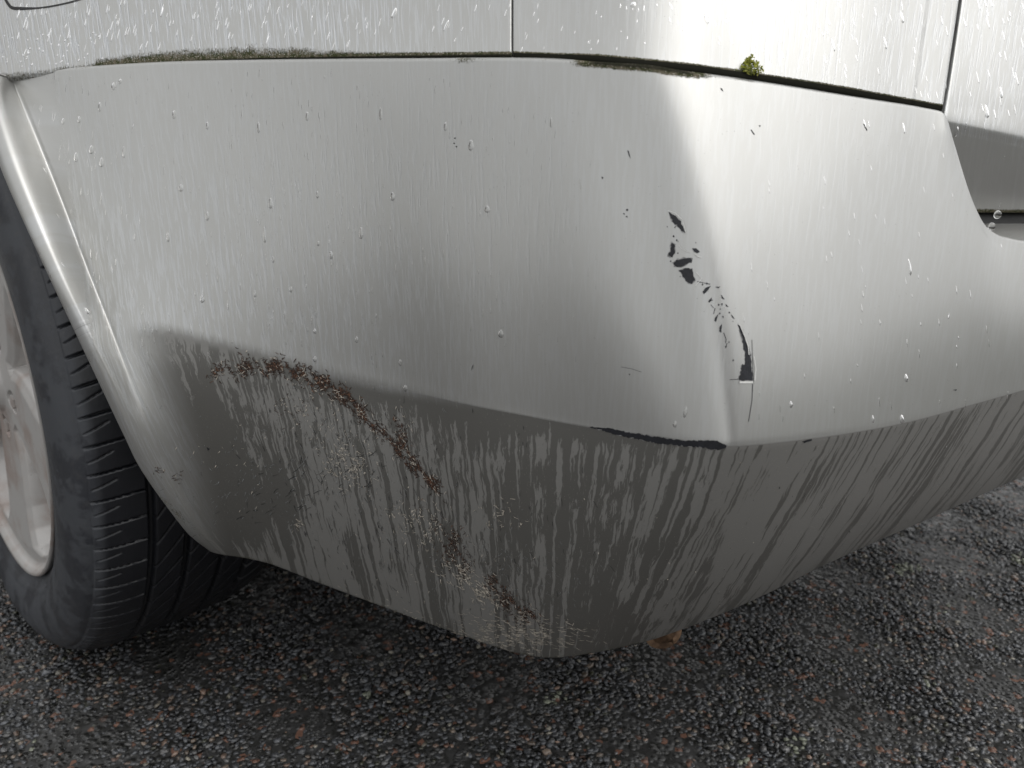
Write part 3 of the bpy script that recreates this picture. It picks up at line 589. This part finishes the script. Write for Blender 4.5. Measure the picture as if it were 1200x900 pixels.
# ------------------------------------------------------------------ water drops standing on the paint
def drops():
    bm = bmesh.new(); bmesh.ops.create_uvsphere(bm, u_segments=10, v_segments=7, radius=1)
    sv = np.array([v.co[:] for v in bm.verts]); fs = [[v.index for v in f.verts] for f in bm.faces]; bm.free()
    V = []; F = []
    def add(x, y, w, l, hgt):
        h = on_car(x, y)
        if h is None: return
        n = h[1]; dn_ = Vector((0, 0, -1)); t_ = (dn_-n*dn_.dot(n))
        if t_.length < .05: return
        t_.normalize(); b_ = n.cross(t_); d = (h[0]-Vector(C0)).length; sc = d/FPX; k = len(V)
        ph = random.uniform(0, 6)
        for q in sv:
            tl = q[1]; wx = w*(1+.28*tl)*(1+.12*math.sin(3*q[1]+ph)); z_ = max(q[2], -.25)
            V.append(h[0]+b_*(q[0]*wx*sc+.25*w*sc*math.sin(2*q[1]+ph)*(l > 3*w))+t_*(q[1]*l*sc)+n*(z_*hgt*sc*(1+.35*tl)))
        F.extend([tuple(i+k for i in f) for f in fs])
    fixed = [(133, 101, 2.3, 4, 1.6), (141, 95, 1.8, 2.6, 1.3), (117, 125, 2, 5, 1.6), (93, 140, 2, 3.4, 1.6), (74, 142, 2, 3.2, 1.5), (204, 134, 2.2, 4.5, 1.8), (107, 175, 3, 4.5, 2), (89, 184, 2.8, 5, 2), (119, 190, 2.6, 5, 2), (145, 178, 2, 6, 1.6), (303, 149, 2, 6, 1.6), (360, 136, 2.2, 5, 1.6), (243, 147, 2, 4, 1.4),
             (212, 220, 3, 4, 1.6), (317, 238, 3, 6, 1.6), (372, 228, 2.2, 4, 1.6), (243, 253, 2.3, 5, 1.9), (197, 278, 2, 5, 1.6), (310, 275, 2, 9, 1.4), (388, 299, 2.8, 4.6, 2), (373, 285, 2, 3, 1.4), (320, 304, 1.8, 3.6, 1.5), (102, 364, 3.4, 3.8, 1.5), (107, 297, 1.6, 6, 1.2), (237, 350, 3, 4.6, 1.8), (299, 344, 2, 4, 1.4), (341, 339, 2, 3.5, 1.4), (369, 388, 2.2, 3, 1.5), (552, 170, 4, 6, 1.5), (460, 230, 3.6, 5, 1.6), (423, 273, 3, 7, 1.5), (571, 245, 4.5, 4, 1.2), (587, 391, 4.2, 5, 2), (522, 148, 2.5, 5, 1.3), (446, 133, 2, 7, 1.3), (646, 143, 1.8, 6, 1.2), (469, 425, 2.4, 4, 1.6), (418, 398, 2.3, 4, 1.6), (369, 421, 2.3, 3.5, 1.5), (475, 455, 3.5, 4, 1.6),
             (803, 483, 2.5, 7, 1.6), (791, 497, 2.5, 4, 1.6), (1062, 443, 2.8, 4.5, 1.8), (1057, 491, 3.2, 4.6, 2.4), (1023, 491, 2, 4, 1.4), (927, 474, 2.5, 4, 1.2), (1066, 313, 2, 9, 1.3), (1013, 145, 1.6, 5, 1), (1059, 150, 1.8, 6, 1), (1156, 130, 3, 7, 2), (1121, 154, 2.6, 5, 1.6), (1173, 108, 2, 6, 1.5), (462, 15, 3.5, 7, 1.6), (523, 30, 2, 8, 1.3), (742, 5, 4, 4, 1.3), (828, 22, 3, 6, 1.4), (1057, 20, 2.5, 6, 1.4), (976, 52, 2, 8, 1.3), (1037, 50, 2, 7, 1.3)]
    for a_ in fixed: add(a_[0], a_[1], a_[2]*.85, a_[3], a_[4]*.75)
    def sprinkle(n, x0, x1, y0, y1, wmin, wmax, lmin, lmax, dens=None):
        for _ in range(n):
            x = random.uniform(x0, x1); y = random.uniform(y0, y1)
            if dens and random.random() > dens(x, y): continue
            w = random.uniform(wmin, wmax); add(x, y, w*.8, random.uniform(lmin, lmax)*(.6+.4*w), w*.32)
    sprinkle(150, 20, 600, 2, 62, .5, 1.3, 2.5, 7, lambda x, y: (1 if x < 380 else .45)*(y < low_y(x)-13))
    sprinkle(45, 0, 120, 38, 80, .7, 1.3, 1, 1.8, lambda x, y: y < low_y(x)-3)
    sprinkle(60, 880, 1110, 0, 118, .4, .8, 2.5, 7, lambda x, y: .9 if y < low_y(x)-6 else 0)
    sprinkle(45, 610, 880, 0, 60, .4, .9, 2, 5)
    sprinkle(26, 1125, 1200, 0, 150, .5, 1.1, 3, 8)
    sprinkle(650, 40, 700, 85, 430, .35, .95, 2, 6, lambda x, y: (1 if x < 450 else .45)*(1 if y < 455 else 0))
    sprinkle(70, 870, 1190, 120, 500, .4, .9, 2, 6)
    sprinkle(110, 420, 1150, 520, 730, .5, .9, 1, 2)
    o = link('water_drops', mesh('water_drops', V, F), M_water); tag(o, 'clear rain drops standing and running on the silver paint', kind='stuff')
drops()
def big_drop(x, y, d, r):
    bm = bmesh.new(); bmesh.ops.create_uvsphere(bm, u_segments=20, v_segments=14, radius=r)
    for v in bm.verts: v.co.z *= 1.35 if v.co.z > 0 else 1.1
    me = bpy.data.meshes.new('water_drop'); bm.to_mesh(me); bm.free(); o = link('water_drop', me, M_water); o.location = P(x, y, d); return o
tag(big_drop(1169, 252, .69, .0026), 'clear water drop hanging from the bottom edge of the tailgate', 'drop', group='drops at the tailgate edge')
tag(big_drop(1162, 266, .667, .0024), 'clear water drop on the bumper edge just below the hanging drop', 'drop', group='drops at the tailgate edge')
# ------------------------------------------------------------------ moss
def moss(name, x, y, sx, sy, n, cols, label):
    V = []; F = []; c = []
    h0 = on_car(x, y); d = (h0[0]-Vector(C0)).length/FPX
    for _ in range(n):
        a_ = random.gauss(0, .5); b_ = random.random()
        px_ = x+a_*sx; py_ = y+sy*.5-b_*sy*math.exp(-a_*a_*1.2)
        q = h0[0]+Vector(RT)*((px_-x)*d)-Vector(UP)*((py_-y)*d)+h0[1]*random.uniform(.0005, .0045)
        r = random.uniform(.0006, .0013); k = len(V); ax = Vector((random.gauss(0, 1), random.gauss(0, 1), random.gauss(0, 1))).normalized(); bx = ax.orthogonal().normalized(); cx_ = ax.cross(bx)
        V += [q+ax*r*1.5, q+bx*r*.6, q-ax*r*1.2, q-bx*r*.6, q+cx_*r*.6]; F += [(k, k+1, k+4), (k+1, k+2, k+4), (k+2, k+3, k+4), (k+3, k, k+4), (k, k+3, k+2, k+1)]
        col = random.choice(cols); c += [col]*5
    me = mesh(name, V, F); set_col(me, 'tint', np.array(c))
    s = N('moss_leaf'); at = s.n('Attribute', attribute_name='tint'); s.pbsdf(at.outputs['Color'], .6, 0)
    return tag(link(name, me, s.m, smooth=False), label, 'moss')
moss('moss_tuft', 876, 79, 11, 18, 260, [(.28, .30, .03), (.40, .42, .06), (.12, .14, .02), (.50, .50, .12)], 'small bright yellow-green moss tuft growing in the seam above the bumper')
# ------------------------------------------------------------------ rear wheel
wheel = empty('wheel'); wheel.parent = car; WX, WY, WZ = -.97, .155, .314; wheel.location = Vector((WX, WY, WZ))+Vector(CI)
def lathe_field():
    """tyre: profile swept round the axle, tread grooves cut into the height"""
    # profile (radius, y) outer bead -> tread -> inner bead
    prof = np.array([(.212, .018), (.222, .010), (.240, .003), (.262, -.001), (.280, .001), (.292, .006), (.300, .013), (.3055, .021), (.3105, .034), (.3130, .055), (.3140, .09), (.3140, .125), (.3130, .155), (.3105, .180), (.3055, .194), (.290, .205), (.262, .212), (.235, .206), (.212, .195)])
    s = np.concatenate([[0], np.cumsum(np.linalg.norm(np.diff(prof, axis=0), axis=1))])
    sq = np.unique(np.concatenate([np.linspace(0, s[6], 34), np.linspace(s[6], s[14], 150), np.linspace(s[14], s[-1], 16)]))
    pr = catmull(s, prof, sq); dr = np.gradient(pr, axis=0); nr = np.stack([-dr[:, 1], dr[:, 0]], 1); nr /= np.linalg.norm(nr, axis=1)[:, None]
    if nr[len(sq)//2, 0] < 0: nr = -nr
    na = 2400; A = np.linspace(0, math.tau, na, endpoint=False)[:, None]; y = pr[:, 1][None]; sN = sq[None]
    g_ = np.zeros((na, len(sq)))
    def groove(dist, w): return 1-smoothstep(w*.35, w*.75, abs(dist))
    for gy in (.060, .092, .128, .158): g_ = np.maximum(g_, groove(y-gy, .0052)*1.)      # circumferential
    def lateral(n, slant, y0, y1, w, ph, depth, curve=0):
        t_ = (y-y0)/(y1-y0); a_ = A-slant*t_-curve*t_*t_-ph; q = (a_*n/math.tau) % 1; q = np.minimum(q, 1-q)*math.tau/n*.314
        return groove(q, w)*((t_ > 0) & (t_ < 1))*depth
    g_ = np.maximum(g_, lateral(76, .04, .014, .060, .0019, 0, .8, -.02)); g_ = np.maximum(g_, lateral(76, .03, .016, .034, .0012, .04, .35))
    g_ = np.maximum(g_, lateral(66, .14, .060, .092, .0018, .02, .7)); g_ = np.maximum(g_, lateral(66, .16, .092, .128, .0018, .03, .7)); g_ = np.maximum(g_, lateral(66, .14, .128, .158, .0018, .03, .7)); g_ = np.maximum(g_, lateral(66, .10, .158, .200, .0026, .03, .9))
    q = sq; tmask = ((pr[:, 0] > .2985) & (pr[:, 1] < .2))[None]
    depth = -.0065*g_*smoothstep(.299, .3065, pr[:, 0])[None]
    depth = depth-.0016*groove(y-.0135, .0016)*(pr[:, 0] > .29)[None]                 # shoulder line
    # sidewall rings and faint raised marks
    depth = depth+.0009*(groove(pr[:, 0]-.2335, .0022)+groove(pr[:, 0]-.287, .0018))[None]*(pr[:, 1] < .05)[None]
    rr = pr[:, 0][None]+nr[:, 0][None]*depth; yy = pr[:, 1][None]+nr[:, 1][None]*depth+0*A
    V = np.stack([rr*np.cos(A), yy, rr*np.sin(A)], -1)
    V[..., 2] = np.maximum(V[..., 2], -.3125)                                          # flattened where it stands
    bul = np.exp(-((A-1.5*math.pi)/.35)**2)*smoothstep(.30, .27, rr)*smoothstep(.22, .25, rr)*.004
    V[..., 1] -= bul*(yy < .05)
    return mesh('tyre', V.reshape(-1, 3), grid_faces(na, len(sq), True))
ty = link('tyre', lathe_field(), M_tyre, wheel)
def rim():
    nr_, na = 120, 900; r = np.concatenate([np.linspace(.0, .205, nr_), [.2085, .211, .2145, .2175, .219, .219, .2165, .212]]); A = np.linspace(0, math.tau, na, endpoint=False)[:, None]
    base = np.interp(r, [0, .03, .036, .05, .08, .15, .190, .2, .205, .2085, .211, .2145, .2175, .219], [.012, .012, .018, .020, .020, .016, .013, .014, .0155, .0155, .011, .0065, .0055, .008])
    base[-2:] = (.014, .022); Rr = r[None]+0*A; D = base[None]+0*A
    # five leaf-shaped windows
    q = ((A-R(-53))*5/math.tau+.5) % 1-.5; ang = q*math.tau/5
    half = np.interp(r, [.062, .08, .11, .145, .17, .188, .198, .202], [0, .07, .20, .30, .325, .30, .17, 0])[None]
    lat = (half-abs(ang))*Rr; rad = np.minimum(Rr-.062, .202-Rr)
    s_ = np.where(half > 0, np.minimum(lat, rad*1.0), -1)
    D = D+.040*smoothstep(-.002, .016, s_)+.004*smoothstep(-.012, 0, s_)
    # bolts
    qb = ((A-R(-17))*5/math.tau+.5) % 1-.5; ab = qb*math.tau/5; db = np.hypot(Rr*np.cos(ab)-.054, Rr*np.sin(ab)); D = D+.014*smoothstep(.0125, .0105, db)
    V = np.stack([Rr*np.cos(A), D, Rr*np.sin(A)], -1).reshape(-1, 3); F = grid_faces(na, len(r), True)
    sv = s_.ravel(); F = F[(sv[F].max(1) < .0165)]
    return mesh('rim', V, F)
ri = link('rim', rim(), M_rim, wheel)
def lathe(name, prof, n, mat, parent, y0=0):
    A = np.linspace(0, math.tau, n, endpoint=False)[:, None]; p_ = np.array(prof); V = np.stack([p_[:, 0][None]*np.cos(A), p_[:, 1][None]+0*A, p_[:, 0][None]*np.sin(A)], -1)
    return link(name, mesh(name, V.reshape(-1, 3), grid_faces(n, len(p_), True)), mat, parent)
lathe('barrel', [(.2105, .020), (.205, .030), (.198, .045), (.190, .075), (.186, .12), (.19, .16), (.205, .19), (.212, .20)], 160, M_barrel, wheel)
lathe('brake_disc', [(.05, .075), (.06, .068), (.07, .066), (.132, .066), (.133, .080), (.07, .085)], 120, M_rust, wheel)
lathe('wheel_back', [(.02, .072), (.12, .074), (.187, .078)], 60, simple('brake_dust', (.05, .032, .026), .8), wheel)
for k in range(5):
    a_ = R(-17+72*k); bm = bmesh.new(); bmesh.ops.create_cone(bm, cap_ends=True, segments=6, radius1=.0085, radius2=.0078, depth=.014, matrix=Matrix.Rotation(R(90), 4, 'X'))
    me_ = bpy.data.meshes.new('wheel_bolt'); bm.to_mesh(me_); bm.free(); b_ = link('wheel_bolt', me_, M_rim, wheel, False); b_.location = (.054*math.cos(a_), .026, .054*math.sin(a_))
lathe('hub_cap', [(0.0001, .006), (.012, .0065), (.022, .008), (.027, .011), (.029, .016)], 48, M_rim, wheel)
# ------------------------------------------------------------------ rest of the body
# wheel-arch liner
ae = B[0]; ext = []
for a_ in np.linspace(R(52), R(200), 30): ext.append((-.97+.362*math.cos(a_), .19, .314+.362*math.sin(a_)))
e1 = np.concatenate([np.array(ext)[::-1], ae]); e2 = e1.copy(); rr_ = np.hypot(e1[:, 0]+.97, e1[:, 2]-.314); e2[:, 1] = .30; e2[:, 0] = -.97+(e1[:, 0]+.97)*.375/rr_; e2[:, 2] = .314+(e1[:, 2]-.314)*.375/rr_
e3 = e2.copy(); e3[:, 1] = .62
carpart('wheel_arch_liner', mesh('wheel_arch_liner', np.stack([e1, e2, e3], 1).reshape(-1, 3), grid_faces(len(e1), 3)), M_under)
def boxm(name, x0, x1, y0, y1, z0, z1, mat, bev=0., parent=None, taper=0):
    bm = bmesh.new(); bmesh.ops.create_cube(bm, size=1)
    for v in bm.verts: v.co = Vector(((x0+x1)/2+v.co.x*(x1-x0), (y0+y1)/2+v.co.y*(y1-y0), (z0+z1)/2+v.co.z*(z1-z0)))
    if bev: bmesh.ops.bevel(bm, geom=bm.edges[:], offset=bev, segments=3, affect='EDGES', profile=.5)
    me_ = bpy.data.meshes.new(name); bm.to_mesh(me_); bm.free(); return carpart(name, me_, mat, parent)
boxm('underbody', -3.6, -.42, .45, 1.45, .17, .58, M_under, .02)
boxm('rear_crossmember', -.60, -.22, .60, 1.60, .26, .52, M_under, .02)
# upper body: side and greenhouse swept along x, starting ahead of / above the framed panels
def body_shell():
    sect = [(.16, .30), (.135, .45), (.13, .60), (.15, .78), (.18, .88), (.30, 1.28), (.36, 1.38), (.55, 1.43), (.92, 1.45)]
    sect = np.array(sect); full_ = np.concatenate([sect, np.stack([1.84-sect[::-1][1:, 0], sect[::-1][1:, 1]], 1)])
    xs_ = [-1.0, -1.33, -1.335, -1.8, -2.2, -2.6, -3.0, -3.4, -3.9, -4.2]; hz = [1, 1, 1, 1, 1, 1, .96, .66, .60, .5]; V = []
    for x_, k in zip(xs_, hz):
        for y_, z_ in full_: V.append((x_, y_, max(min(z_, 1.45*k if k < 1 else 9), .67 if x_ > -1.332 else 0)))
    return mesh('front_body', np.array(V), grid_faces(len(xs_), len(full_)))
me = body_shell(); n_ = len(me.vertices); set_uv(me, np.stack([np.array([v.co.x for v in me.vertices]), -np.array([v.co.z for v in me.vertices])], 1)); set_col(me, 'wear_shade', np.tile([0, .1, 0, 1], (n_, 1)))
carpart('front_body', me, M_paint)
# roof and upper quarter behind it (above the frame): loft from the built panels' top edges up to the roof
topq = Aq[:, 0]; topc = Ac[:, 0]
edge = np.concatenate([topq, topc[3:-3]]); roofline = edge.copy()
tgt = np.stack([np.clip(edge[:, 0]-.16, -9, -.45), edge[:, 1]+.20, np.full(len(edge), 1.36)], 1); mid = (edge*.55+tgt*.45)+np.array([.02, -.015, 0])
inn = tgt+np.array([-.1, .5, .07])
V = np.stack([edge, mid, tgt, inn], 1).reshape(-1, 3); me = mesh('upper_body', V, grid_faces(len(edge), 4)); set_uv(me, np.stack([V[:, 0], -V[:, 2]], 1)); set_col(me, 'wear_shade', np.tile([0, 0, 0, 1], (len(V), 1)))
carpart('upper_body', me, M_paint)
# exhaust tail end peeping out below the bumper
def tube(name, path, r, mat, inner=None, n=24, parent=None):
    V = []; path = [Vector(p_) for p_ in path]
    for i, p_ in enumerate(path):
        t_ = (path[min(i+1, len(path)-1)]-path[max(i-1, 0)]).normalized(); b_ = t_.orthogonal().normalized(); c_ = t_.cross(b_); rr = r[i] if hasattr(r, '__len__') else r
        for k in range(n): a_ = math.tau*k/n; V.append(p_+b_*rr*math.cos(a_)+c_*rr*math.sin(a_))
    return carpart(name, mesh(name, V, np.concatenate([grid_faces_w(len(path), n)])), mat, parent)
def grid_faces_w(nu, n):
    i = np.arange(nu-1)[:, None]; j = np.arange(n)[None]; j2 = (j+1) % n
    return np.stack([i*n+j, (i+1)*n+j, (i+1)*n+j2, i*n+j2], -1).reshape(-1, 4)
e0 = P(777, 741, .56); dirn = np.array([-.95, .25, .02]); dirn = np.array([0.0, 0.0, 0.0])+(-RT*.1+fw*1.0); dirn /= np.linalg.norm(dirn)
tube('exhaust_pipe', [e0+dirn*.02, e0+dirn*.0, e0+dirn*.0, e0+dirn*.02, e0+dirn*.2, e0+dirn*.5+np.array([0, 0, .05])], [.0105, .0105, .0155, .0165, .0165, .018], M_rust)
# ------------------------------------------------------------------ surroundings added out of view, to shape the reflections in the paint
def render_wall():
    s = N('grey_render'); co = s.n('TexCoord').outputs['Object']; n_ = s.noise(co, 3, 5, .6); s.pbsdf(s.mix(n_, (.22, .215, .20), (.32, .31, .29)), .9, 0, s.noise(co, 60, 4), .6, .004); return s.m
M_wall = render_wall(); M_roof = simple('dark_roof_tiles', (.06, .055, .05), .7, nsc=8); M_glass = simple('dark_window_glass', (.03, .035, .04), .1); M_leaf = simple('hedge_leaves', (.045, .06, .028), .7, nsc=12, amt=.6, bumpd=.02)
def box_into(bm, x0, x1, y0, y1, z0, z1):
    r = bmesh.ops.create_cube(bm, size=1)
    for v in r['verts']: v.co = Vector(((x0+x1)/2+v.co.x*(x1-x0), (y0+y1)/2+v.co.y*(y1-y0), (z0+z1)/2+v.co.z*(z1-z0)))
def obj_box(name, dims, mat, parent):
    bm = bmesh.new(); box_into(bm, *dims); me_ = bpy.data.meshes.new(name); bm.to_mesh(me_); bm.free(); return link(name, me_, mat, parent, False)
def added_house(loc, rot, w, dep, hgt, label):
    h = empty('added_house', loc); h.rotation_euler = (0, 0, rot); tag(h, label, 'added_house')
    obj_box('wall', (-w/2, w/2, -dep/2, dep/2, 0, hgt), M_wall, h)
    V = [(-w/2-.3, -dep/2-.3, hgt), (w/2+.3, -dep/2-.3, hgt), (w/2+.3, dep/2+.3, hgt), (-w/2-.3, dep/2+.3, hgt), (-w/2-.3, 0, hgt+dep*.38), (w/2+.3, 0, hgt+dep*.38)]
    link('roof', mesh('roof', V, [(0, 1, 5, 4), (2, 3, 4, 5), (0, 4, 3), (1, 2, 5), (0, 3, 2, 1)]), M_roof, h, False)
    for k in range(int(w//2.6)):
        x_ = -w/2+1.3+k*2.6; f_ = obj_box('window', (x_-.6, x_+.6, dep/2, dep/2+.05, .9, 2.1), M_wall, h); obj_box('pane', (x_-.5, x_+.5, dep/2+.05, dep/2+.06, 1., 2.), M_glass, f_)
    return h
def added_hedge(name, loc, rot, w, dep, hgt, label):
    nu, nv_ = int(w*8), 40; V = []
    for i in range(nu+1):
        for j in range(nv_):
            a_ = math.tau*j/nv_; cx = max(-1, min(1, 1.35*math.cos(a_)))*dep/2; cz = hgt/2+max(-1, min(1, 1.35*math.sin(a_)))*hgt/2
            e = .9 if i in (0, nu) else 1; V.append(((i/nu-.5)*w, cx*e+random.uniform(-.05, .05), max(0, cz*e+random.uniform(-.06, .06))))
    F = [(i*nv_+j, i*nv_+(j+1) % nv_, (i+1)*nv_+(j+1) % nv_, (i+1)*nv_+j) for i in range(nu) for j in range(nv_)]+[tuple(range(nv_)), tuple(nu*nv_+j for j in reversed(range(nv_)))]
    o = link(name, mesh(name, V, F), M_leaf); o.location = loc; o.rotation_euler = (0, 0, rot); return tag(o, label, 'added_hedge')
added_house((-9.5, -6.0, 0), R(20), 11, 5, 2.4, 'added low grey rendered building out of view at the left, darkening the side reflection')  # unseen, added to darken what the side paint reflects
added_hedge('added_hedge', (7.5, 3.5, 0), R(90), 16, 1.2, 1.7, 'added long row of clipped greenery out of view, for the rear paint to reflect')  # unseen, added as a dark horizon in the rear reflection

# ------------------------------------------------------------------ crouching stand-in for the photographer, added to give the bumper corner its grey reflection
def skin_body(name, joints, bones, mat, parent, sub=2):
    me_ = bpy.data.meshes.new(name); me_.from_pydata([j[0] for j in joints], bones, []); o_ = link(name, me_, mat, parent)
    m_ = o_.modifiers.new('skin', 'SKIN')
    if not me_.skin_vertices:
        bpy.context.view_layer.objects.active = o_; bpy.context.view_layer.update()
    if me_.skin_vertices:
        for i, j in enumerate(joints): me_.skin_vertices[0].data[i].radius = j[1] if hasattr(j[1], '__len__') else (j[1], j[1]); me_.skin_vertices[0].data[i].use_root = (i == 0)
    m_.use_smooth_shade = True
    o_.modifiers.new('sub', 'SUBSURF').levels = sub; o_.modifiers['sub'].render_levels = sub
    return o_
M_coat = simple('dark_grey_coat', (.045, .047, .053), .85, nsc=60); M_skin = simple('skin', (.45, .28, .21), .5, nsc=30, amt=.1)
M_hair = simple('brown_hair', (.05, .03, .02), .6, nsc=100)
per = empty('person', tuple(-fw*.66+RT*.80)); per.rotation_euler = (0, 0, math.atan2(fw[1], fw[0])-math.pi/2+.5)
tag(per, 'stand-in for the photographer, crouching in a dark grey coat out of view, added for the bumper corner reflection', 'person')
J = [((0, -.05, .38), (.16, .13)), ((0, -.02, .55), (.15, .12)), ((0, .04, .75), (.16, .12)), ((0, .07, .84), (.11, .09)), ((0, .09, .90), (.055, .055)), ((0, .11, .97), (.075, .09)), ((0, .11, 1.05), (.078, .095)), ((0, .10, 1.11), (.05, .06)),
     ((.16, .07, .80), .065), ((.22, .10, .55), .05), ((.16, .30, .50), .034), ((-.16, .07, .80), .065), ((-.22, .10, .55), .05), ((-.16, .30, .50), .034),
     ((.10, -.02, .34), .10), ((.15, .30, .44), .072), ((.14, .12, .09), .05), ((.15, .24, .045), .04), ((-.10, -.02, .34), .10), ((-.15, .30, .44), .072), ((-.14, .12, .09), .05), ((-.15, .24, .045), .04)]
E_ = [(0, 1), (1, 2), (2, 3), (3, 4), (4, 5), (5, 6), (6, 7), (3, 8), (8, 9), (9, 10), (3, 11), (11, 12), (12, 13), (0, 14), (14, 15), (15, 16), (16, 17), (0, 18), (18, 19), (19, 20), (20, 21)]
skin_body('body', J, E_, M_coat, per)
for sx in (1, -1):                       # hands resting on the knees
    hj = [((sx*.16, .29, .505), .027), ((sx*.157, .335, .515), .031), ((sx*.155, .375, .508), .027)]; he = [(0, 1), (1, 2)]
    for q in range(4):
        k = len(hj); x_ = sx*(.183-q*.019); hj += [((x_, .392, .503), .0095), ((x_, .418-.004*abs(q-1), .488), .009), ((x_, .430-.004*abs(q-1), .462), .008)]; he += [(2, k), (k, k+1), (k+1, k+2)]
    k = len(hj); hj += [((sx*.122, .35, .508), .011), ((sx*.105, .375, .495), .010)]; he += [(1, k), (k, k+1)]
    skin_body('hand', hj, he, M_skin, per, 1)
bm = bmesh.new(); bmesh.ops.create_uvsphere(bm, u_segments=24, v_segments=16, radius=1)
for v in bm.verts: v.co = Vector((v.co.x*.088, .09+v.co.y*.105-.012, 1.065+v.co.z*.10))
me_ = bpy.data.meshes.new('hair'); bm.to_mesh(me_); bm.free(); link('hair', me_, M_hair, per)
